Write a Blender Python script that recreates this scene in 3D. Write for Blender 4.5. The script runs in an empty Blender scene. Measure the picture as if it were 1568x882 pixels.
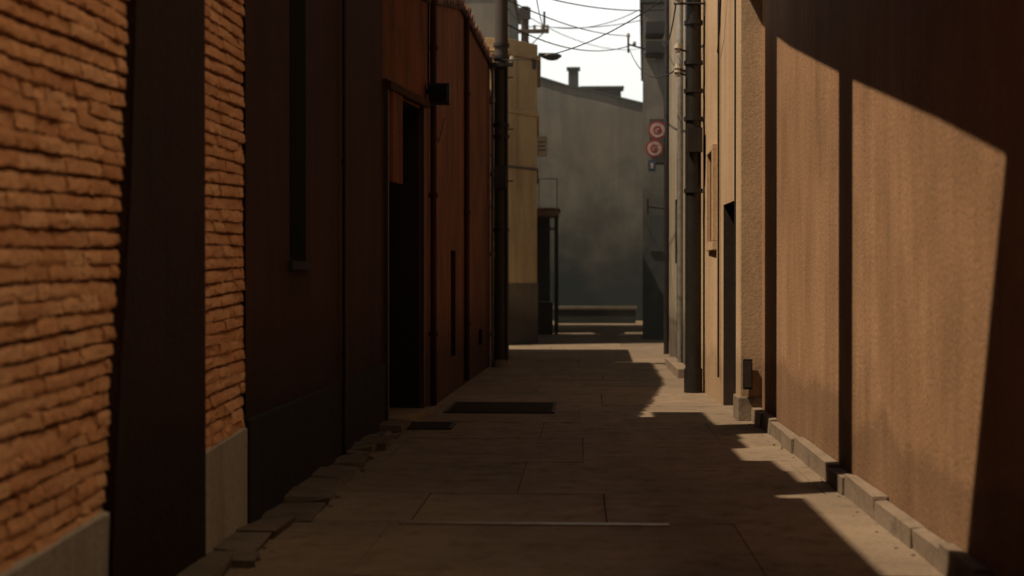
import bpy, math, random
from mathutils import Vector, Matrix
random.seed(7)
scene = bpy.context.scene
R = random.uniform

# ------------------------------------------------------------------ materials
def nt(name):
    m = bpy.data.materials.new(name); m.use_nodes = True
    t = m.node_tree; b = t.nodes["Principled BSDF"]
    return m, t, b
def mapping(t, sc):
    tc = t.nodes.new("ShaderNodeTexCoord"); mp = t.nodes.new("ShaderNodeMapping")
    mp.inputs["Scale"].default_value = sc
    t.links.new(tc.outputs["Object"], mp.inputs["Vector"]); return mp
def noise(t, vec, scale, detail=6, rough=.6, dist=0):
    n = t.nodes.new("ShaderNodeTexNoise")
    n.inputs["Scale"].default_value = scale; n.inputs["Detail"].default_value = min(detail, 4)
    n.inputs["Roughness"].default_value = rough; n.inputs["Distortion"].default_value = dist
    t.links.new(vec, n.inputs["Vector"]); return n.outputs["Fac"]
def ramp(t, fac, stops):
    r = t.nodes.new("ShaderNodeValToRGB"); e = r.color_ramp.elements
    while len(e) < len(stops): e.new(.5)
    for i, (p, c) in enumerate(stops):
        e[i].position = p; e[i].color = (*c, 1) if len(c) == 3 else c
    t.links.new(fac, r.inputs["Fac"]); return r.outputs["Color"]
def mix(t, a, b, fac, mode='MIX'):
    m = t.nodes.new("ShaderNodeMix"); m.data_type = 'RGBA'; m.blend_type = mode
    if isinstance(fac, (int, float)): m.inputs[0].default_value = fac
    else: t.links.new(fac, m.inputs[0])
    for s, v in ((6, a), (7, b)):
        if isinstance(v, tuple): m.inputs[s].default_value = (*v, 1)
        else: t.links.new(v, m.inputs[s])
    return m.outputs[2]
def bump(t, b, h, strength, dist):
    n = t.nodes.new("ShaderNodeBump"); n.inputs["Strength"].default_value = strength
    n.inputs["Distance"].default_value = dist
    t.links.new(h, n.inputs["Height"]); t.links.new(n.outputs["Normal"], b.inputs["Normal"])
def add(t, a, b, ka=1., kb=1.):
    m1 = t.nodes.new("ShaderNodeMath"); m1.operation = 'MULTIPLY'; m1.inputs[1].default_value = ka; t.links.new(a, m1.inputs[0])
    m2 = t.nodes.new("ShaderNodeMath"); m2.operation = 'MULTIPLY_ADD'; m2.inputs[1].default_value = kb
    t.links.new(b, m2.inputs[0]); t.links.new(m1.outputs[0], m2.inputs[2]); return m2.outputs[0]

def stucco(name, c1, c2, stain, rough=.9, grime_or_gradient_z=0.9, bs=.6, streak=.55, gk=.75, gcol=None, sb=.8, sz=.20):
    m, t, b = nt(name)
    mp = mapping(t, (1, 1, 1)).outputs[0]
    ms = mapping(t, (2.3, 2.3, sz)).outputs[0]
    big = noise(t, mp, .8, 4, .62, .4); st = noise(t, ms, 1.5, 4, .72, .5); fine = noise(t, mp, 34, 2, .7)
    col = ramp(t, big, [(.34, c1), (.66, c2)])
    sf = ramp(t, st, [(.42, (0, 0, 0)), (.75, (streak,) * 3)])
    col = mix(t, col, stain, sf)
    ff = ramp(t, fine, [(.3, (.82,) * 3), (.7, (1.1,) * 3)])
    col = mix(t, col, ff, 1., 'MULTIPLY')
    # damp and splash-back dirt near the ground (real dirt, breaks up with noise)
    sx = t.nodes.new("ShaderNodeSeparateXYZ"); t.links.new(mp, sx.inputs[0])
    if gcol is None:
        g = add(t, sx.outputs["Z"], big, 1., -1.0)
        gf = ramp(t, g, [(0, (gk,) * 3), (max(.05, grime_or_gradient_z - .4), (0, 0, 0))])
        col = mix(t, col, tuple(x * .5 for x in stain), gf)
    else:   # gradient over a tall height, darker towards the bottom
        g = add(t, sx.outputs["Z"], big, 1. / grime_or_gradient_z, .5)
        gf = ramp(t, g, [(.40, (gk,) * 3), (.95, (0, 0, 0))])
        col = mix(t, col, gcol, gf)
    t.links.new(col, b.inputs["Base Color"]); b.inputs["Roughness"].default_value = rough
    b.inputs["Specular IOR Level"].default_value = .2
    bump(t, b, add(t, fine, st, .4, sb), bs, .03)
    return m
def plain(name, c, rough=.6, metal=0, var=.25, sc=9, bs=.25):
    m, t, b = nt(name); mp = mapping(t, (1, 1, 1)).outputs[0]
    n = noise(t, mp, sc, 3, .65)
    col = ramp(t, n, [(.3, tuple(x * (1 - var) for x in c)), (.7, tuple(min(1, x * (1 + var)) for x in c))])
    t.links.new(col, b.inputs["Base Color"]); b.inputs["Roughness"].default_value = rough
    b.inputs["Metallic"].default_value = metal
    if bs: bump(t, b, n, bs, .01)
    return m
def brickmat(name):
    m, t, b = nt(name)
    at = t.nodes.new("ShaderNodeAttribute"); at.attribute_name = "tone"
    mp = mapping(t, (1, 1, 1)).outputs[0]
    col = ramp(t, at.outputs["Fac"], [(0, (.60, .285, .135)), (.35, (.68, .34, .17)), (.7, (.73, .38, .195)), (1, (.78, .44, .245))])
    n = noise(t, mp, 26, 4, .75); n2 = noise(t, mp, 3, 4, .6)
    col = mix(t, col, ramp(t, n, [(.3, (.72,) * 3), (.7, (1.12,) * 3)]), 1., 'MULTIPLY')
    col = mix(t, col, (.70, .43, .25), ramp(t, n2, [(.5, (0, 0, 0)), (.75, (.4,) * 3)]))
    t.links.new(col, b.inputs["Base Color"]); b.inputs["Roughness"].default_value = .88
    b.inputs["Specular IOR Level"].default_value = .2
    bump(t, b, n, 1., .02); return m
def flatbrick(name, c1, c2, mort):
    m, t, b = nt(name)
    tc = t.nodes.new("ShaderNodeTexCoord"); s = t.nodes.new("ShaderNodeSeparateXYZ"); c = t.nodes.new("ShaderNodeCombineXYZ")
    t.links.new(tc.outputs["Object"], s.inputs[0])
    a = t.nodes.new("ShaderNodeMath"); a.operation = 'ADD'; t.links.new(s.outputs[0], a.inputs[0]); t.links.new(s.outputs[1], a.inputs[1])
    t.links.new(a.outputs[0], c.inputs[0]); t.links.new(s.outputs[2], c.inputs[1])
    br = t.nodes.new("ShaderNodeTexBrick"); br.inputs["Scale"].default_value = 1
    br.inputs["Brick Width"].default_value = .22; br.inputs["Row Height"].default_value = .066
    br.inputs["Mortar Size"].default_value = .006; br.inputs["Color1"].default_value = (*c1, 1)
    br.inputs["Color2"].default_value = (*c2, 1); br.inputs["Mortar"].default_value = (*mort, 1)
    t.links.new(c.outputs[0], br.inputs["Vector"])
    n = noise(t, tc.outputs["Object"], 3, 4, .7)
    col = mix(t, br.outputs["Color"], ramp(t, n, [(.3, (.6,) * 3), (.7, (1.15,) * 3)]), 1., 'MULTIPLY')
    t.links.new(col, b.inputs["Base Color"]); b.inputs["Roughness"].default_value = .9
    return m
def pavemat(name, c1, c2):
    m, t, b = nt(name); mp = mapping(t, (1, 1, 1)).outputs[0]
    a = noise(t, mp, 1.1, 4, .65, .5); f = noise(t, mp, 45, 2, .75); g = noise(t, mp, 5, 4, .65)
    col = ramp(t, a, [(.32, c1), (.68, c2)])
    col = mix(t, col, ramp(t, f, [(.3, (.8,) * 3), (.75, (1.15,) * 3)]), 1., 'MULTIPLY')
    col = mix(t, col, tuple(x * .5 for x in c1), ramp(t, g, [(.54, (0, 0, 0)), (.70, (.6,) * 3)]))
    at = t.nodes.new("ShaderNodeAttribute"); at.attribute_name = "tone"
    col = mix(t, col, ramp(t, at.outputs["Fac"], [(0, (.88,) * 3), (1, (1.08,) * 3)]), 1., 'MULTIPLY')
    t.links.new(col, b.inputs["Base Color"])
    r = ramp(t, g, [(.3, (.6,) * 3), (.6, (.85,) * 3)]); t.links.new(r, b.inputs["Roughness"])
    b.inputs["Specular IOR Level"].default_value = .3
    bump(t, b, add(t, g, f, 1, .3), .5, .02); return m

M = {}
M['brick'] = brickmat('rough_brick'); M['mortar'] = plain('mortar', (.17, .08, .042), .95)
M['fbrick'] = flatbrick('brick_plain', (.26, .11, .055), (.20, .08, .04), (.14, .09, .07))
M['plinth'] = stucco('plinth_concrete', (.42, .375, .32), (.50, .45, .385), (.20, .17, .14), grime_or_gradient_z=.5, gk=.4)
M['dplinth'] = stucco('plinth_dark', (.026, .026, .03), (.042, .041, .043), (.015, .015, .016))
M['tar'] = stucco('tarred_render', (.026, .011, .007), (.035, .0145, .010), (.014, .0075, .006), sb=.2)  # near-black colour carries the shadow band on the brick
M['red'] = stucco('red_render', (.145, .050, .025), (.235, .084, .040), (.04, .018, .012), grime_or_gradient_z=1.1, streak=.85, sb=.4, sz=.35)
M['dred'] = stucco('dark_red_render', (.044, .0155, .010), (.064, .023, .0135), (.018, .008, .006), grime_or_gradient_z=1.1, sb=.3)
M['tan'] = stucco('tan_render', (.28, .158, .086), (.38, .220, .126), (.16, .085, .046), grime_or_gradient_z=.5, bs=.5, gk=.4, streak=.55, sb=.25, sz=.32)
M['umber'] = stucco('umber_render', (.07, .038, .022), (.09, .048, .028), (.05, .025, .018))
M['tan2'] = stucco('pale_tan_render', (.46, .31, .19), (.56, .395, .255), (.26, .16, .095), grime_or_gradient_z=.6, gk=.4, bs=.2, sb=.3)
M['pale'] = stucco('pale_render', (.26, .215, .165), (.34, .285, .22), (.12, .09, .07))
M['grey'] = stucco('grey_render', (.135, .128, .112), (.185, .172, .148), (.08, .078, .068), grime_or_gradient_z=8.0, gk=.97, gcol=(.016, .026, .029), sb=.4)
M['dgrey'] = stucco('dark_teal_render', (.04, .048, .048), (.055, .064, .064), (.03, .035, .035), grime_or_gradient_z=2)
M['yel'] = stucco('ochre_render', (.44, .28, .125), (.54, .36, .17), (.20, .125, .06), grime_or_gradient_z=1, streak=.7, bs=.25)
M['yel_d'] = stucco('ochre_dado', (.12, .085, .055), (.16, .115, .075), (.06, .04, .028), bs=.25)
M['glass'] = plain('dark_glass', (.012, .013, .015), .12, bs=0)
M['black'] = plain('black_paint', (.008, .007, .007), .65)
M['wood'] = plain('dark_wood', (.030, .017, .011), .7)
M['pole'] = plain('pole_timber', (.045, .032, .024), .8, sc=25)
M['iron'] = plain('dark_iron', (.028, .025, .023), .5, .5)
M['galv'] = plain('galvanised', (.28, .26, .23), .45, .5)
M['stone'] = pavemat('kerb_stone', (.17, .125, .09), (.24, .18, .13))
M['rubble'] = pavemat('rubble_stone', (.085, .064, .046), (.13, .098, .07))
M['pave'] = pavemat('paving', (.155, .114, .079), (.225, .166, .116))
M['earth'] = plain('joint_dirt', (.07, .052, .037), 1)
M['ground'] = plain('ground_dirt', (.10, .085, .07), 1, sc=.5)
M['metalclad'] = plain('brass_cladding', (.98, .87, .72), .40, 1., .02, 3, 0)
M['roof'] = plain('roof_tile', (.13, .06, .038), .85)
M['sign_red'] = plain('sign_red', (.22, .02, .022), .5)
M['sign_pale'] = plain('sign_pale', (.34, .26, .24), .5)
M['sign_blue'] = plain('sign_blue', (.03, .05, .09), .4)
M['cream'] = plain('cream_paint', (.50, .40, .26), .5)
M['orange'] = plain('orange_wood', (.26, .12, .05), .6)
M['ceramic'] = plain('ceramic', (.30, .26, .21), .3)
M['canvas'] = plain('canvas', (.05, .04, .03), .95)
M['steel'] = plain('worn_steel', (.36, .28, .20), .5, 1.)

# ------------------------------------------------------------------ mesh builder
class MB:
    def __init__(s, name, parent=None):
        s.n = name; s.v = []; s.f = []; s.m = []; s.tone = []; s.mats = []; s.parent = parent; s.smooth = []
    def mi(s, k):
        if k not in s.mats: s.mats.append(k)
        return s.mats.index(k)
    def face(s, pts, k, tone=.5, sm=False):
        i = len(s.v); s.v += [tuple(p) for p in pts]; s.f.append(tuple(range(i, i + len(pts))))
        s.m.append(s.mi(k)); s.tone.append(tone); s.smooth.append(sm)
    def raw(s, vs, fs, k, tone=.5, sm=False):
        i = len(s.v); s.v += [tuple(p) for p in vs]
        for f in fs:
            s.f.append(tuple(i + a for a in f)); s.m.append(s.mi(k)); s.tone.append(tone); s.smooth.append(sm)
    def box(s, x0, x1, y0, y1, z0, z1, k, j=0, tone=.5):
        vs = [(x + R(-j, j), y + R(-j, j), z + R(-j, j)) for z in (z0, z1) for y in (y0, y1) for x in (x0, x1)]
        s.raw(vs, [(0, 2, 3, 1), (4, 5, 7, 6), (0, 1, 5, 4), (2, 6, 7, 3), (0, 4, 6, 2), (1, 3, 7, 5)], k, tone)
    def prism(s, pts, z0, z1, k):
        n = len(pts)
        if not isinstance(z1, (list, tuple)): z1 = [z1] * n
        if not isinstance(z0, (list, tuple)): z0 = [z0] * n
        vs = [(p[0], p[1], z0[i]) for i, p in enumerate(pts)] + [(p[0], p[1], z1[i]) for i, p in enumerate(pts)]
        fs = [tuple(range(n))[::-1], tuple(range(n, 2 * n))] + [(i, (i + 1) % n, n + (i + 1) % n, n + i) for i in range(n)]
        s.raw(vs, fs, k)
    def cyl(s, a, b, r0, k, r1=None, n=14, caps=True):
        a = Vector(a); b = Vector(b); r1 = r0 if r1 is None else r1
        q = (b - a).to_track_quat('Z', 'Y'); vs = []
        for c, r in ((a, r0), (b, r1)):
            for i in range(n):
                an = 2 * math.pi * i / n; vs.append(c + q @ Vector((r * math.cos(an), r * math.sin(an), 0)))
        s.raw(vs, [(i, (i + 1) % n, n + (i + 1) % n, n + i) for i in range(n)], k, sm=True)
        if caps:
            s.face([vs[i] for i in range(n)][::-1], k); s.face([vs[n + i] for i in range(n)], k)
    def tube(s, pts, r, k, n=6):
        for a, b in zip(pts, pts[1:]): s.cyl(a, b, r, k, n=n, caps=False)
    def ell(s, c, rx, ry, rz, k, n=14, m=8):
        vs = []; fs = []
        for i in range(m + 1):
            th = math.pi * i / m
            for j in range(n):
                ph = 2 * math.pi * j / n
                vs.append((c[0] + rx * math.sin(th) * math.cos(ph), c[1] + ry * math.sin(th) * math.sin(ph), c[2] + rz * math.cos(th)))
        for i in range(m):
            for j in range(n): fs.append((i * n + j, (i + 1) * n + j, (i + 1) * n + (j + 1) % n, i * n + (j + 1) % n))
        s.raw(vs, fs, k, sm=True)
    def build(s, bevel=0):
        me = bpy.data.meshes.new(s.n); me.from_pydata(s.v, [], s.f)
        for k in s.mats: me.materials.append(M[k])
        me.polygons.foreach_set("material_index", s.m); me.polygons.foreach_set("use_smooth", s.smooth)
        a = me.attributes.new("tone", 'FLOAT', 'FACE'); a.data.foreach_set("value", s.tone)
        me.update(); o = bpy.data.objects.new(s.n, me); scene.collection.objects.link(o)
        if s.parent: o.parent = s.parent
        if bevel:
            md = o.modifiers.new("bevel", 'BEVEL'); md.width = bevel; md.segments = 2; md.limit_method = 'ANGLE'
        return o
def empty(name):
    e = bpy.data.objects.new(name, None); scene.collection.objects.link(e); e.empty_display_size = .3; return e

def seg_wall(mb, p0, p1, z0, z1, k, inward, ops=()):
    """wall face p0->p1 with real openings: (s0,s1,za,zb,depth,back_mat,reveal_mat)"""
    p0 = Vector(p0); p1 = Vector(p1); L = (p1 - p0).length; u = (p1 - p0) / L
    n = Vector((-u.y, u.x)); n = n if n.dot(Vector(inward)) > 0 else -n
    P = lambda s, z, d=0: (p0.x + u.x * s + n.x * d, p0.y + u.y * s + n.y * d, z)
    S = sorted({0, L} | {o[0] for o in ops} | {o[1] for o in ops}); Z = sorted({z0, z1} | {o[2] for o in ops} | {o[3] for o in ops})
    for a, b in zip(S, S[1:]):
        for c, d in zip(Z, Z[1:]):
            if any(o[0] <= a and b <= o[1] and o[2] <= c and d <= o[3] for o in ops): continue
            mb.face([P(a, c), P(b, c), P(b, d), P(a, d)], k)
    for s0, s1, za, zb, dp, bk, rv in ops:
        mb.face([P(s0, za, dp), P(s1, za, dp), P(s1, zb, dp), P(s0, zb, dp)], bk)
        for q in ([P(s0, za), P(s0, zb), P(s0, zb, dp), P(s0, za, dp)], [P(s1, za), P(s1, zb), P(s1, zb, dp), P(s1, za, dp)],
                  [P(s0, zb), P(s1, zb), P(s1, zb, dp), P(s0, zb, dp)], [P(s0, za), P(s1, za), P(s1, za, dp), P(s0, za, dp)]):
            mb.face(q, rv)
    return P

# ------------------------------------------------------------------ ground
g = MB('ground'); g.face([(-300, -300, -.05), (300, -300, -.05), (300, 300, -.05), (-300, 300, -.05)], 'ground'); g.build()
pv = MB('paved_alley')
pv.face([(-7, -12, -.012), (9, -12, -.012), (9, 60, -.012), (-7, 60, -.012)], 'earth')
y = -8.0
while y < 58:
    d = R(1.0, 2.1); gp = R(.001, .003)
    x = -2.6 + R(-.5, 0)
    sk = R(-.02, .02)
    while x < 3.0:
        w = R(1.1, 2.2); h = R(-.002, .002); tn = random.random()
        j = lambda: R(-.002, .002)
        top = [(x + gp + j(), y + gp + sk + j()), (x + w - gp + j(), y + gp - sk + j()), (x + w - gp + j(), y + d - gp + j()), (x + gp + j(), y + d - gp + j())]
        hs = [h + R(-.002, .002) for _ in range(4)]
        pv.raw([(*p, hs[i]) for i, p in enumerate(top)] + [(*p, -.03) for p in top],
               [(0, 1, 2, 3), (0, 4, 5, 1), (1, 5, 6, 2), (2, 6, 7, 3), (3, 7, 4, 0)], 'pave', tn)
        x += w
    y += d
pv.build(.004)

# kerb stones
k = MB('kerb_stones'); y = 4.0
while y < 13.4:
    l = R(.22, .6); w = R(.14, .34)
    k.box(-1.9 + .015, -1.88 + w, y, y + l - R(.01, .05), -.02, R(.02, .06), 'rubble', .025, random.random()); y += l
for _ in range(50):   # loose crumbs at the wall foot
    y = R(5, 14); x = -1.62 + abs(random.gauss(0, .08)) - .1; s = R(.008, .022)
    k.box(x, x + s * 1.5, y, y + s * 1.6, -.005, s * .6, 'rubble', s * .3, random.random())
k.build(.012)
k = MB('kerb_stones'); y = -6
while y < 14.2:
    l = R(.5, 1.1)
    k.box(1.71 + R(-.012, .012), 1.79, y, y + l - R(.006, .02), -.02, .125 + R(-.015, .015), 'stone', .008, random.random()); y += l
for _ in range(30):
    y = R(6, 14); x = 1.69 - abs(random.gauss(0, .05)); s = R(.005, .014)
    k.box(x, x + s * 1.5, y, y + s * 1.6, -.005, s * .6, 'rubble', s * .3, random.random())
k.build(.010)

# ------------------------------------------------------------------ left: brick building
E = empty('brick_building')
b = MB('bricks', E); z = .36; row = 0; RH = .064
while z < 3.3:
    y = 2.8 + (row % 2) * .11 + R(-.03, .03); rowoff = R(-.006, .006)
    while y < 7.86:
        l = R(.19, .235); hh = RH - R(.006, .014); pr = R(.006, .021); tn = random.random()
        y1 = min(y + l - R(.001, .005), 7.87)
        W0 = lambda yy: z + .026 * (yy - 4.4) + rowoff + .007 * math.sin(yy * 2.1 + row * .7)
        nx, nz = 8, 4; vs = []; fs = []
        tl = R(-.005, .005)
        for a in range(nz + 1):
            for c in range(nx + 1):
                ez = 0 if a in (0, nz) else 1
                x = -1.9 + pr * (.8 + .2 * ez) + R(-.0045, .0045) + tl * (c / nx - .5) + .008 * (.6 - a / nz)
                yy = y + (y1 - y) * c / nx
                vs.append((x, yy, W0(yy) + hh * a / nz + (R(-.0045, .0045) if a in (0, nz) else 0)))
        for a in range(nz):
            for c in range(nx):
                i = a * (nx + 1) + c; fs.append((i, i + 1, i + nx + 2, i + nx + 1))
        per = [c for c in range(nx + 1)] + [a * (nx + 1) + nx for a in range(1, nz + 1)] + [nz * (nx + 1) + c for c in range(nx - 1, -1, -1)] + [a * (nx + 1) for a in range(nz - 1, 0, -1)]
        b.raw(vs, fs, 'brick', tn, True)
        n = len(per); rv = [vs[p] for p in per] + [(-1.915, vs[p][1], vs[p][2]) for p in per]
        b.raw(rv, [(q, (q + 1) % n, n + (q + 1) % n, n + q) for q in range(n)], 'brick', tn)
        y += l
    z += RH; row += 1
b.build()
w = MB('walls', E)
w.box(-6, -1.901, -6, 7.88, -.04, 6.1, 'mortar')
w.box(-1.902, -1.89, -6, 2.8, .5, 6.08, 'fbrick'); w.box(-1.902, -1.89, 2.8, 7.87, 3.46, 6.08, 'fbrick')
w.box(-6.1, -1.84, -6.05, 7.9, 6.1, 6.22, 'plinth')
# unseen upper block added, its raking end shades the right wall's edge
pr_ = [(-6, 6.23), (5.5, 6.23), (5.25, 7.2), (4.45, 9.6), (-6, 9.6)]
w.raw([(-2.0, a, z) for a, z in pr_] + [(-6, a, z) for a, z in pr_], [(0, 1, 2, 3, 4), (9, 8, 7, 6, 5)] + [(i, (i + 1) % 5, 5 + (i + 1) % 5, 5 + i) for i in range(5)], 'fbrick')
w.build()
p = MB('plinth', E)
vs = [(-1.866, -6, -.04), (-1.866, 7.87, -.04), (-1.866, 7.87, .575), (-1.866, 4.4, .435), (-1.866, -6, .43)]
p.raw(vs + [(-1.92, a[1], a[2] + .015) for a in vs], [(0, 1, 2, 3, 4), (4, 3, 8, 9), (3, 2, 7, 8), (1, 6, 7, 2)], 'plinth'); p.build()
p = MB('tarred_buttress', E)  # dark strip added where a shadow band crosses the brick
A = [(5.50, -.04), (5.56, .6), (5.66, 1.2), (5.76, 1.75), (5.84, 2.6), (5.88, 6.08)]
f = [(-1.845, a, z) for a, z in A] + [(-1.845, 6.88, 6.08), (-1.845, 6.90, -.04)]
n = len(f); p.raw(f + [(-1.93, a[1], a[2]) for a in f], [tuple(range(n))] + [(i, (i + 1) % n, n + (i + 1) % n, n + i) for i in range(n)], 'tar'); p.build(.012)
# tall unseen stacks added to cast upright shadow bands on the right wall
for yy, rr, xx, top in ((8.15, .24, -2.3, 11.6), (11.95, .40, -2.4, 12.9)):
    s = MB('chimney_flue'); s.cyl((xx, yy, 5.9), (xx, yy, top), rr, 'iron', n=24); s.cyl((xx, yy, top - .3), (xx, yy, top), rr * 1.15, 'iron', n=24)
    s.cyl((xx, yy, 7.5), (xx, yy, 7.56), rr * 1.06, 'iron', n=24); s.build()
# unseen building added behind the camera to block low sky light
E = empty('brick_warehouse'); w = MB('walls', E); w.box(-14, 14, -16, -10, -.04, 9, 'fbrick'); w.build()
w = MB('windows', E)
for i in range(6):
    for z in (1.2, 4.8): w.box(-11 + i * 4, -9.6 + i * 4, -9.99, -9.95, z, z + 2.2, 'glass')
w.build()
w = MB('coping', E); w.box(-14.1, 14.1, -16.1, -9.9, 9, 9.2, 'plinth'); w.build()

# ------------------------------------------------------------------ left: red rendered building
E = empty('red_rendered_building'); w = MB('facade', E)
def ledge(p0, p1, z0, z1, za, zb):  # sloping wall head
    w.face([(*p0, z0), (*p1, z1), (*p1, zb), (*p0, za)], 'red')
seg_wall(w, (-1.88, 7.89), (-1.88, 13.40), .62, 5.9, 'dred', (-1, 0), [(1.2, 1.75, 1.53, 4.2, .22, 'glass', 'black'), (3.4, 3.46, .62, 5.0, .03, 'black', 'black')])  # shade on this near bay is put into its darker render
seg_wall(w, (-1.88, 13.40), (-1.66, 15.0), -.04, 4.42, 'red', (-1, 0), [(.10, 1.40, -.04, 3.2, .45, 'black', 'black')])  # doorway recess coloured black to stand for the shade inside
seg_wall(w, (-1.66, 15.0), (-1.595, 18.6), -.04, 4.42, 'red', (-1, 0), [(2.55, 3.1, .45, 1.78, .10, 'black', 'dred')])
seg_wall(w, (-1.595, 18.6), (-1.50, 23.3), -.04, 4.42, 'red', (-1, 0), [(2.7, 3.3, .42, .66, .06, 'black', 'dred')])
ledge((-1.66, 15), (-1.595, 18.6), 4.42, 4.42, 4.42, 5.03); ledge((-1.595, 18.6), (-1.5, 23.3), 4.42, 4.42, 5.03, 4.98)
w.prism([(-1.88, 13.41), (-2.4, 13.41), (-2.4, 7.9), (-6, 7.9), (-6, 15), (-2.2, 15)], -.04, 4.38, 'red')
w.prism([(-6, 15), (-2.2, 15.0), (-2.2, 18.6), (-6, 18.6)], -.04, [4.38, 4.38, 4.98, 4.98], 'red')
w.prism([(-6, 18.6), (-2.2, 18.6), (-2.2, 23.25), (-6, 23.25)], -.04, 4.97, 'red')
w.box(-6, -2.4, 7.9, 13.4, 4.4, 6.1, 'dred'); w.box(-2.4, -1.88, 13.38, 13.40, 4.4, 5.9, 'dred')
w.build()
w = MB('roof_hatch', E); w.box(-3.2, -2.15, 17.1, 18.4, 4.9, 5.85, 'dred'); w.build()  # unseen roof box added to cast a shadow streak on the ground
w = MB('end_wall', E); w.box(-6, -1.505, 23.24, 23.31, -.04, 4.97, 'red'); w.build()
w = MB('dark_plinth', E); w.box(-2.3, -1.855, 7.89, 13.39, -.04, .62, 'dplinth'); w.build(.01)
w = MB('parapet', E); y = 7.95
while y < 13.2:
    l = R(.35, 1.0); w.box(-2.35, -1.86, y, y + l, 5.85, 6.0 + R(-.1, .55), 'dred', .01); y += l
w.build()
w = MB('roof_edge', E)  # clay tiles along the eave
def rz(y): return 4.44 if y < 15 else (4.44 + (y - 15) / 3.6 * .6 if y < 18.6 else 5.04 - (y - 18.6) * .011)
def rx(y): return -1.88 + (y - 13.4) * .1375 if y < 15 else -1.66 + (y - 15) * .0193
n = 62
for i in range(n):
    y = 13.5 + i / n * 9.9; dz = .02 * math.sin(i * .7) + R(-.012, .012)
    w.cyl((rx(y) - .6, y, rz(y) + .10 + dz), (rx(y) + .05 + R(-.015, .015), y, rz(y) + dz), .075, 'roof', n=8)
for a, c in ((13.41, 15), (15, 18.6), (18.6, 23.4)):
    w.prism([(-2.3, a), (rx(a) + .04, a), (rx(c) + .04, c), (-2.3, c)], [rz(a) - .09, rz(a) - .09, rz(c) - .09, rz(c) - .09], [rz(a), rz(a), rz(c), rz(c)], 'dred')
w.build()
w = MB('window_frame', E)
for a in (9.10, 9.34, 9.58): w.box(-2.06, -2.02, a, a + .04, 1.53, 4.2, 'black')
for z in (2.4, 3.3): w.box(-2.062, -2.018, 9.1, 9.62, z, z + .04, 'black')
w.box(-2.1, -1.85, 9.05, 9.68, 1.47, 1.53, 'dplinth')
w.build(.005)
d = MB('doorway', E)
d.box(-1.90, -1.83, 13.42, 13.50, -.03, 3.32, 'wood'); d.box(-1.72, -1.64, 14.80, 14.86, -.03, 3.3, 'wood')
d.prism([(-1.86, 13.52), (-1.80, 13.56), (-1.755, 13.95), (-1.80, 13.95)], 2.35, 3.24, 'red')   # transom board
d.prism([(-2.2, 13.6), (-1.72, 13.6), (-1.55, 14.95), (-2.1, 14.95)], -.03, .07, 'stone')      # threshold
d.prism([(-1.92, 13.40), (-1.80, 13.42), (-1.59, 14.95), (-1.70, 14.95)], 3.22, 3.30, 'dred')
for a in (13.9, 14.35): d.box(-2.2, -2.17, a, a + .03, .1, 2.3, 'iron')
d.build(.008)
pp = MB('drain_pipes', E)
for x, y, r, k in ((-1.84, 11.0, .018, 'iron'), (-1.60, 15.35, .035, 'dred'), (-1.545, 19.2, .035, 'dred')):
    pp.cyl((x, y, .05), (x, y, rz(y) - .05), r, k); [pp.cyl((x, y, z), (x, y, z + .05), r * 1.4, k) for z in (.8, 2.3, 3.9)]
pp.build()
lb = MB('security_light', None)
lb.box(-1.62, -1.40, 15.05, 15.2, 3.28, 3.50, 'black'); lb.box(-1.60, -1.42, 15.03, 15.05, 3.30, 3.48, 'glass')
lb.cyl((-1.66, 15.12, 3.42), (-1.5, 15.12, 3.42), .025, 'iron'); lb.cyl((-1.64, 15.25, 3.4), (-1.64, 15.25, 4.4), .010, 'iron')
lb.tube([(-1.62, 15.3, 3.3), (-1.60, 15.5, 3.05), (-1.6, 15.9, 2.95), (-1.6, 16.6, 3.3)], .008, 'black'); lb.build(.01)
dp = MB('downpipe'); dp.cyl((-1.42, 23.1, 0), (-1.42, 23.1, 4.8), .045, 'galv')
for z in (.5, 1.8, 3.1, 4.3): dp.cyl((-1.42, 23.1, z), (-1.42, 23.1, z + .06), .065, 'galv')
dp.tube([(-1.42, 23.1, 4.78), (-1.46, 23.1, 4.9), (-1.5, 23.1, 4.98)], .045, 'galv', 10); dp.cyl((-1.42, 23.1, .08), (-1.34, 23.02, .03), .05, 'galv'); dp.build()

# ------------------------------------------------------------------ left far buildings
E = empty('small_brick_building'); w = MB('walls', E)
w.prism([(-6, 23.6), (-1.62, 23.6), (-1.56, 28.0), (-6, 28.0)], -.04, 4.55, 'fbrick'); w.build()
w = MB('coping', E); w.prism([(-6, 23.55), (-1.56, 23.55), (-1.50, 28.05), (-6, 28.05)], 4.55, 4.66, 'roof'); w.build()
E = empty('ochre_building'); w = MB('walls', E)
def fp(o): return [(-6, 30.4 - o), (-1.60 , 30.8 - o), (-.99 + o, 31.7 - o * .6), (-1.12 + o, 36 + o), (-6, 36 + o)]
w.prism(fp(0), 1.35, 6.3, 'yel'); w.prism(fp(.025), -.04, 1.35, 'yel_d'); w.build()
w = MB('cornices', E)
w.prism(fp(.09), 6.3, 6.40, 'yel'); w.prism(fp(.015), 6.40, 6.66, 'yel'); w.prism(fp(.05), 5.05, 5.16, 'yel'); w.prism(fp(.035), 3.85, 3.91, 'yel_d')
w.build(.01)
s = MB('notice_sign'); s.box(-1.10, -.84, 35.0, 35.03, 4.45, 4.95, 'cream'); s.box(-1.2, -.85, 35.035, 35.055, 4.93, 4.96, 'iron')
for z in (4.6, 4.7, 4.8): s.box(-1.06, -.88, 34.993, 34.998, z, z + .03, 'wood')
s.build()
E = empty('rear_building'); w = MB('walls', E); w.box(-8, -1.9, 37.5, 43.2, -.04, 9.2, 'grey'); w.build()  # hidden building added to shade the far end of the lane
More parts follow.
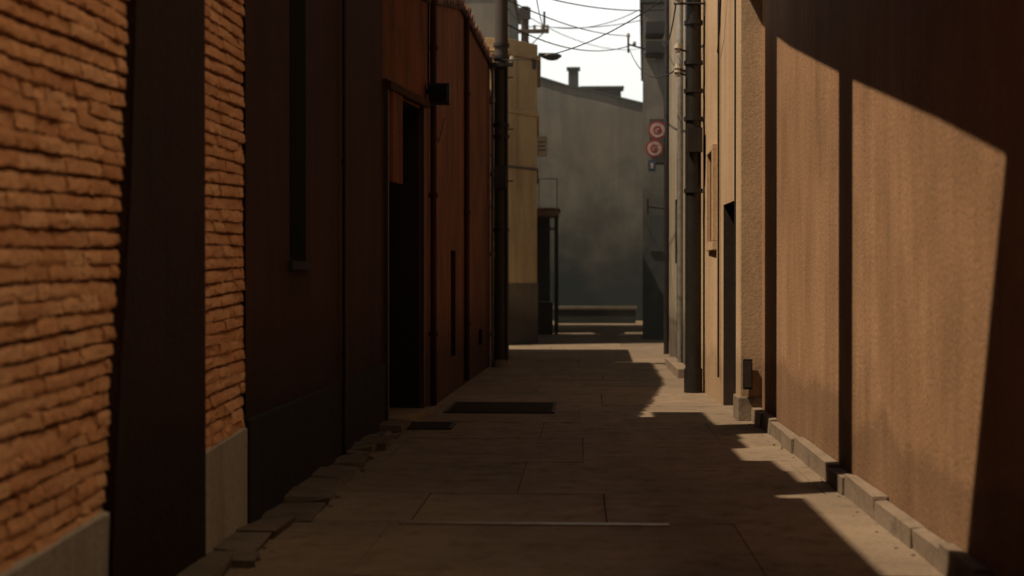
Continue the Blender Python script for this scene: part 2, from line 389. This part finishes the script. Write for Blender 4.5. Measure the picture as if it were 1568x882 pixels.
w = MB('coping', E); w.box(-8.1, -1.82, 37.4, 43.3, 9.2, 9.35, 'pale'); w.build()

# canopy with posts
E = empty('entrance_canopy'); w = MB('roof', E); w.prism([(-1.25, 36.9), (-.60, 36.9), (-.60, 38.6), (-1.5, 38.6)], 3.1, 3.24, 'orange')
w.prism([(-1.3, 36.85), (-.56, 36.85), (-.56, 38.7), (-1.5, 38.7)], 3.24, 3.29, 'roof'); w.build()
w = MB('posts', E); [w.cyl((x, y, -.03), (x, y, 3.12), .04, 'iron') for x, y in ((-.66, 37.0), (-.66, 38.5), (-1.2, 37.0))]
w.box(-1.6, -.85, 38.6, 38.7, -.03, 3.1, 'black'); w.box(-1.2, -.66, 37.0, 37.03, 2.72, 2.78, 'iron')
w.box(-1.15, -.75, 37.05, 37.5, -.02, .85, 'wood'); w.build()
w = MB('rail', E)
for a, c in (((-.63, 36.95, 3.3), (-.63, 36.95, 4.05)), ((-.63, 36.95, 4.05), (-1.15, 36.95, 4.05)), ((-1.1, 36.95, 3.3), (-1.1, 36.95, 4.05))): w.cyl(a, c, .012, 'black', n=8)
w.build()

# ------------------------------------------------------------------ end building
E = empty('grey_end_building'); w = MB('walls', E)
prof = [(-9, 8.9), (-1.6, 8.56), (-.46, 8.2), (.30, 8.06), (1.45, 7.75), (2.25, 7.55), (8, 7.2)]
f = [(x, 50, z) for x, z in prof] + [(8, 50, -.04), (-9, 50, -.04)]
n = len(f); w.raw(f + [(a[0], 58, a[2]) for a in f], [tuple(range(n))] + [(i, (i + 1) % n, n + (i + 1) % n, n + i) for i in range(n)], 'grey'); w.build()
w = MB('roof_details', E); w.box(-.46, -.10, 50.2, 50.7, 8.0, 8.86, 'dgrey'); w.box(-.52, -.04, 50.15, 50.75, 8.86, 8.93, 'dgrey')
w.box(.0, 1.40, 50.3, 51, 7.6, 8.18, 'dgrey'); w.box(-.05, 1.5, 50.2, 51.1, 8.18, 8.26, 'dgrey')
for (x0, z0), (x1, z1) in zip(prof, prof[1:]):
    w.raw([(x0, 49.93, z0), (x1, 49.93, z1), (x1, 50.1, z1 + .004), (x0, 50.1, z0 + .004), (x0, 49.93, z0 + .07), (x1, 49.93, z1 + .07), (x1, 50.1, z1 + .07), (x0, 50.1, z0 + .07)],
          [(0, 1, 5, 4), (4, 5, 6, 7), (0, 3, 2, 1), (3, 7, 6, 2)], 'dgrey')
w.build()
w = MB('low_wall'); w.box(-.9, 1.78, 46.8, 47.05, -.03, .46, 'dgrey'); w.box(-.95, 1.83, 46.75, 47.1, .46, .56, 'pale'); w.build(.01)

# ------------------------------------------------------------------ right: tan building
E = empty('tan_rendered_building'); w = MB('facade', E)
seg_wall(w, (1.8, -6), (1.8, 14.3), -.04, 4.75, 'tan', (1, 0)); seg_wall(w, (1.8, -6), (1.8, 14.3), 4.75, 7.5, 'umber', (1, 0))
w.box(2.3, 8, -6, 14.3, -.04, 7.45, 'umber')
w.box(1.85, 8, -6, 6.6, 7.2, 15.2, 'umber')  # unseen tall block added behind the reflector sheet
w.build()
w = MB('brass_cladding', E); w.face([(1.78, -.5, 5.2), (1.78, 6.5, 5.2), (1.78, 6.5, 14.2), (1.78, -.5, 14.2)], 'metalclad')  # unseen metal sheet added to bounce sun onto the left brick
for i in range(13): w.box(1.755, 1.778, -.5 + i * .57, -.48 + i * .57, 5.2, 14.2, 'galv')
w.build()
w = MB('coping', E); w.box(1.72, 8.1, 6.6, 14.35, 7.5, 7.62, 'umber'); w.box(1.72, 8.1, -6, 6.6, 15.2, 15.3, 'umber'); w.build()
w = MB('canvas_awning', E)  # unseen canopy added to cast the sloping shadow on the right wall
cv = [(3.2, 3.38), (5.2, 3.50), (6.9, 3.92), (9.1, 4.42), (12.0, 5.12), (14.28, 5.75)]
for (y0, z0), (y1, z1) in zip(cv, cv[1:]):
    w.raw([(.9, y0, z0), (.9, y1, z1), (1.79, y1, z1 + .1), (1.79, y0, z0 + .1), (.9, y0, z0 + .03), (.9, y1, z1 + .03), (1.79, y1, z1 + .13), (1.79, y0, z0 + .13)],
          [(0, 1, 2, 3), (4, 7, 6, 5), (0, 4, 5, 1), (1, 5, 6, 2), (2, 6, 7, 3), (3, 7, 4, 0)], 'canvas')
w.build()
E = empty('pale_tan_building'); w = MB('facade', E)
seg_wall(w, (1.64, 14.35), (1.52, 18.6), -.04, 5.2, 'tan2', (1, 0), [(.5, 1.7, -.04, 2.25, .35, 'black', 'wood'), (2.4, 3.0, 1.86, 2.92, .12, 'glass', 'tan')])
seg_wall(w, (1.64, 14.35), (1.52, 18.6), 5.2, 7.6, 'umber', (1, 0))
w.box(2.1, 8, 14.35, 18.6, -.04, 7.58, 'umber'); w.box(1.53, 2.4, 18.55, 18.59, -.04, 7.6, 'tan2'); w.build()
w = MB('pilaster', E); w.box(1.585, 1.9, 14.302, 14.7, -.03, 7.55, 'tan2'); w.box(1.56, 1.9, 14.28, 14.72, -.03, .24, 'stone'); w.build(.012)
w = MB('window_frame', E)
for y0, y1, z0, z1 in ((16.65, 17.45, 1.76, 1.86), (16.65, 17.45, 2.92, 3.0), (16.65, 16.73, 1.861, 2.919), (17.37, 17.45, 1.861, 2.919)): w.box(1.52, 1.60, y0, y1, z0, z1, 'tan2')
w.box(1.63, 1.66, 17.03, 17.07, 1.87, 2.91, 'wood'); w.build(.006)
w = MB('utility_hatch', E); w.box(1.61, 1.70, 14.24, 14.278, .32, .62, 'iron'); w.box(1.62, 1.69, 14.232, 14.239, .34, .60, 'wood'); w.build()
w = MB('conduits', E)
for x, y in ((1.60, 14.9), (1.56, 16.3)): w.cyl((x, y, .3), (x, y, 6.5), .012, 'iron')
w.tube([(1.55, 15.5, 6.3), (1.53, 15.7, 4.6), (1.54, 16.0, 4.2), (1.55, 16.3, 4.0)], .010, 'black'); w.build()

E = empty('pale_rendered_building'); w = MB('walls', E)
seg_wall(w, (1.56, 18.62), (1.66, 27), -.04, 7.6, 'pale', (1, 0), [(2.2, 2.9, 1.7, 2.8, .12, 'glass', 'grey'), (5.6, 6.3, 1.7, 2.8, .12, 'glass', 'grey'), (4.0, 4.7, -.04, 2.2, .2, 'wood', 'grey')])
w.box(2.0, 8, 18.7, 26.9, -.04, 7.5, 'pale'); w.box(1.66, 8, 26.95, 27, -.04, 7.6, 'pale'); w.build()
w = MB('stoop', E); w.box(1.38, 1.56, 20.5, 23.6, -.03, .14, 'stone'); w.build(.015)
w = MB('downpipe', E); w.cyl((1.52, 22.0, .05), (1.52, 22.0, 7.5), .045, 'galv'); w.cyl((1.58, 26.4, .05), (1.58, 26.4, 7.5), .04, 'iron'); w.build()

E = empty('grey_corner_building'); w = MB('walls', E)
w.prism([(1.46, 34), (8, 34), (8, 47), (2.05, 47)], -.04, 8.0, 'grey'); w.build()
w = MB('eaves', E); w.prism([(1.38, 33.85), (8, 33.85), (8, 47.2), (1.97, 47.2)], 8.0, 8.1, 'dgrey'); w.prism([(1.46, 34.0), (8, 34), (8, 47), (2.05, 47)], 8.101, 8.5, 'grey'); w.build()
w = MB('shutters', E)
for z in (4.9, 2.6): w.box(1.62, 2.0, 33.95, 33.995, z - .5, z + .35, 'dgrey')
w.build()
for z in (7.35, 6.9):
    a = MB('air_conditioner'); a.box(1.50, 1.95, 33.45, 33.9, z - .17, z + .13, 'iron'); a.cyl((1.72, 33.44, z - .02), (1.72, 33.46, z - .02), .11, 'black'); a.box(1.52, 1.93, 33.47, 33.99, z - .21, z - .18, 'iron'); a.build(.01)

# ------------------------------------------------------------------ poles, lamp, signs, wires
def insul(mb, x, y, z): mb.cyl((x, y, z), (x, y, z + .05), .035, 'ceramic', n=10); mb.cyl((x, y, z + .05), (x, y, z + .11), .05, 'ceramic', .03, n=10)
p = MB('utility_pole'); X, Y = -1.30, 23.1
p.cyl((X, Y, -.03), (X, Y, 9), .125, 'pole', .10, 18); p.cyl((X, Y, -.03), (X, Y, .12), .17, 'stone', .14)
for z in (2.2, 3.72, 3.9, 5.0, 5.2, 6.2): p.cyl((X, Y, z), (X, Y, z + .05), .135, 'iron', n=18)
p.cyl((X + .09, Y - .1, .1), (X + .09, Y - .1, 5), .018, 'iron', n=8); p.box(X - .09, X + .09, Y - .2, Y - .11, 2.9, 3.25, 'iron')
for i in range(8): p.cyl((X, Y, 2.6 + i * .42), (X + (.2 if i % 2 else -.2), Y - .05, 2.6 + i * .42), .009, 'iron', n=6)
p.box(X - .55, X + .45, Y - .19, Y - .10, 6.9, 7.0, 'pole'); p.box(X - .28, X + .2, Y - .17, Y - .11, 4.86, 4.92, 'iron')
for a in (-.26, .18): insul(p, X + a, Y - .14, 4.92)
p.build()
p = MB('utility_pole'); X, Y = 1.40, 17.9
p.cyl((X, Y, -.03), (X, Y, 9), .10, 'iron', .095, 18)
for z in (2.5, 3.4, 3.75, 4.1, 4.6): p.cyl((X, Y, z), (X, Y, z + .05), .118, 'iron', n=18)
for z in (4.0, 4.25, 3.95): p.cyl((X, Y, z), (X - .22, Y - .05, z + .05), .014, 'iron', n=6); insul(p, X - .2, Y - .05, z)
for z in (4.85, 5.0): p.cyl((X - .25, Y - .1, z), (X + .4, Y - .1, z), .016, 'iron', n=6); insul(p, X + .33, Y - .1, z); insul(p, X - .2, Y - .1, z)
p.cyl((X, Y, -.03), (X, Y, .3), .115, 'iron', n=18); p.cyl((X + .14, Y - .03, .1), (X + .14, Y - .03, 4.7), .02, 'iron', n=8)
p.box(X - .08, X + .1, Y - .17, Y - .09, 3.0, 3.3, 'iron'); p.build()
p = MB('utility_pole'); X, Y = -1.45, 36.6
p.cyl((X, Y, 0), (X, Y, 8.45), .12, 'pole', .10); p.box(X - .2, X + .62, Y - .14, Y - .06, 7.75, 7.85, 'pole'); p.box(X - .15, X + .15, Y - .18, Y - .1, 8.1, 8.4, 'iron')
p.cyl((X, Y - .1, 7.3), (X + .5, Y - .1, 7.78), .015, 'iron', n=6)
for a in (.25, .45, .58): insul(p, X + a, Y - .1, 7.85); 
p.cyl((X + .5, Y - .1, 7.75), (X + .5, Y - .1, 8.3), .03, 'iron', n=8); p.build()
l = MB('street_lamp'); c = (-.68, 32.2, 6.48)
l.tube([(-1.06, 31.75, 6.2), (-1.02, 31.85, 6.34), (-.96, 31.95, 6.44), (-.90, 32.05, 6.50), (-.80, 32.2, 6.52)], .025, 'iron', 8)
l.ell(c, .24, .12, .075, 'iron'); l.ell((c[0] + .02, c[1], c[2] - .05), .16, .085, .05, 'glass'); l.cyl((-.95, 32.1, 6.50), (-.78, 32.2, 6.51), .045, 'iron')
l.box(-1.12, -1.0, 31.55, 31.72, 6.1, 6.3, 'iron'); l.build()

def roundsign(x, y, z, r, kind):
    s = MB('round_traffic_sign')
    s.cyl((x, y, z), (x, y + .012, z), r, 'sign_red', n=32)
    s.cyl((x, y - .004, z), (x, y - .001, z), r * .80, 'sign_pale', n=32)
    n = 16; a0, a1 = (40, 320) if kind == 'c' else (20, 380)
    for i in range(n):
        t0 = math.radians(a0 + (a1 - a0) * i / n); t1 = math.radians(a0 + (a1 - a0) * (i + 1) / n)
        q = lambda t, rr: (x + rr * math.cos(t), y - .008, z + rr * math.sin(t))
        s.face([q(t0, r * .28), q(t1, r * .28), q(t1, r * .46), q(t0, r * .46)], 'sign_red')
    s.box(x - r * .1, x + r * .4, y - .012, y - .0085, z - r * .07, z + r * .07, 'sign_red')
    s.cyl((x, y + .03, z), (x + .2, y + .05, z), .014, 'iron', n=8); s.cyl((x, y + .01, z), (x, y + .04, z), .03, 'iron', n=8)
    s.build()
roundsign(1.445, 27.2, 4.27, .175, 'o'); roundsign(1.39, 27.2, 3.92, .17, 'c')
s = MB('sign_bracket_pole'); s.cyl((1.60, 27.25, -.03), (1.60, 27.25, 5.2), .03, 'iron'); s.box(1.35, 1.6, 27.23, 27.26, 3.62, 3.65, 'iron'); s.build()
s = MB('blue_parking_sign'); s.box(1.27, 1.42, 27.2, 27.22, 3.48, 3.70, 'sign_blue'); s.box(1.32, 1.37, 27.193, 27.198, 3.54, 3.64, 'sign_pale'); s.cyl((1.38, 27.24, 3.63), (1.6, 27.25, 3.63), .014, 'iron', n=8); s.build()
s = MB('wall_bracket'); s.cyl((1.5, 33.9, 6.9), (1.1, 33.5, 6.95), .02, 'iron'); s.cyl((1.1, 33.5, 6.75), (1.1, 33.5, 7.1), .025, 'iron'); insul(s, 1.1, 33.5, 7.1); insul(s, 1.25, 33.65, 6.93)
s.cyl((1.66, 26.9, 2.75), (1.25, 26.9, 2.8), .018, 'iron'); s.cyl((1.25, 26.9, 2.65), (1.25, 26.9, 2.95), .018, 'iron'); s.build()

W = MB('overhead_wires')
def wire(a, b, sag, r=.010, n=16):
    a = Vector(a); b = Vector(b)
    W.tube([a.lerp(b, i / n) - Vector((0, 0, 4 * sag * (i / n) * (1 - i / n))) for i in range(n + 1)], r, 'black')
wire((-1.2, 36.5, 7.95), (1.5, 33.9, 7.6), .12); wire((-1.0, 36.5, 7.95), (1.5, 33.9, 7.9), .25)
wire((-1.3, 23.0, 6.2), (1.55, 26.9, 6.5), .15); wire((-1.3, 23.0, 5.6), (1.25, 33.65, 6.98), .3, .011)
wire((-1.3, 23.0, 6.0), (1.1, 33.5, 7.15), .15); wire((-.85, 23.0, 7.0), (-.9, 36.5, 7.95), .5); wire((-1.7, 23.0, 7.0), (-1.2, 36.5, 7.95), .5)
wire((-1.4, 36.5, 8.2), (2, 49.9, 9.5), .3); wire((-1.3, 23, 4.98), (1.2, 17.9, 5.05), .25, .008)
wire((1.2, 17.85, 5.0), (1.52, 26.9, 5.9), .3); wire((1.73, 17.8, 5.0), (1.64, 14.4, 5.6), .2, .010); wire((1.2, 17.85, 4.05), (1.1, 33.5, 6.9), .35)
W.build()

# grates and hatches in the paving
def grate(x0, x1, y0, y1):
    s = MB('drain_grate'); z = .012
    s.box(x0, x1, y0, y1, -.02, .008, 'black')
    for a in (x0, x1 - .03): s.box(a, a + .03, y0, y1, .009, z + .008, 'wood')
    n = int((y1 - y0) / .09)
    for i in range(n + 1): yy = y0 + (y1 - y0 - .03) * i / n; s.box(x0 + .031, x1 - .031, yy, yy + .03, .009, z + .006, 'wood')
    s.build()
grate(-1.45, -.28, 14.95, 16.2); grate(-1.75, -1.22, 13.3, 13.9)
s = MB('channel_drain'); s.box(-1.05, .50, 8.12, 8.20, -.02, .008, 'steel'); s.build()  # pale metal strip stands in for a streak of sunlight

# thin dusty haze hanging in the far half of the lane
hm = bpy.data.materials.new('dust_haze'); hm.use_nodes = True; t = hm.node_tree
t.nodes.remove(t.nodes["Principled BSDF"]); vs_ = t.nodes.new("ShaderNodeVolumeScatter")
vs_.inputs["Density"].default_value = .0022; vs_.inputs["Color"].default_value = (.95, .9, .82, 1); vs_.inputs["Anisotropy"].default_value = .2
t.links.new(vs_.outputs[0], t.nodes["Material Output"].inputs["Volume"]); M['haze'] = hm
h = MB('haze'); h.box(-7.9, 7.9, 24, 49.8, .1, 12, 'haze'); h.build()

# ------------------------------------------------------------------ light, sky, camera
phi, el = math.radians(68), math.radians(60.4)
d = Vector((math.sin(phi) * math.cos(el), math.cos(phi) * math.cos(el), -math.sin(el)))
L = bpy.data.lights.new('sun', 'SUN'); L.energy = 5; L.angle = math.radians(.5); L.color = (1, .81, .57)
o = bpy.data.objects.new('sun', L); scene.collection.objects.link(o); o.rotation_euler = d.to_track_quat('-Z', 'Y').to_euler(); o.location = (-10, -5, 20)
wd = bpy.data.worlds.new("World"); scene.world = wd; wd.use_nodes = True; t = wd.node_tree
sk = t.nodes.new("ShaderNodeTexSky"); sk.sky_type = 'NISHITA'; sk.sun_disc = False; sk.sun_elevation = el; sk.sun_rotation = math.radians(248)
sk.dust_density = 4; sk.air_density = 1.0; sk.ozone_density = 1
hs = t.nodes.new("ShaderNodeHueSaturation"); hs.inputs["Saturation"].default_value = .35
t.links.new(sk.outputs[0], hs.inputs["Color"])
# low haze layer: bright and pale near the horizon, clearing towards the zenith
tc = t.nodes.new("ShaderNodeTexCoord"); sx = t.nodes.new("ShaderNodeSeparateXYZ"); t.links.new(tc.outputs["Generated"], sx.inputs[0])
hz = ramp(t, sx.outputs["Z"], [(0, (1, .94, .84)), (.22, (.92, .87, .78)), (.36, (.12, .113, .102)), (1, (.025, .023, .020))])
mm = mix(t, hs.outputs[0], hz, 1., 'MULTIPLY')
sc = t.nodes.new("ShaderNodeVectorMath"); sc.operation = 'SCALE'; sc.inputs["Scale"].default_value = 4.5
t.links.new(mm, sc.inputs[0]); t.links.new(sc.outputs[0], t.nodes["Background"].inputs["Color"])
t.nodes["Background"].inputs["Strength"].default_value = .08

cam = bpy.data.cameras.new('camera'); co = bpy.data.objects.new('camera', cam); scene.collection.objects.link(co)
cam.lens = 50; cam.sensor_width = 36; cam.clip_end = 1000
co.location = (0, 0, 1.4); co.rotation_euler = (math.radians(90 - .29), 0, math.radians(2.79))
cam.dof.use_dof = True; cam.dof.focus_distance = 13; cam.dof.aperture_fstop = 1.7
scene.camera = co
scene.view_settings.view_transform = 'Standard'; scene.view_settings.look = 'None'; scene.view_settings.exposure = 0
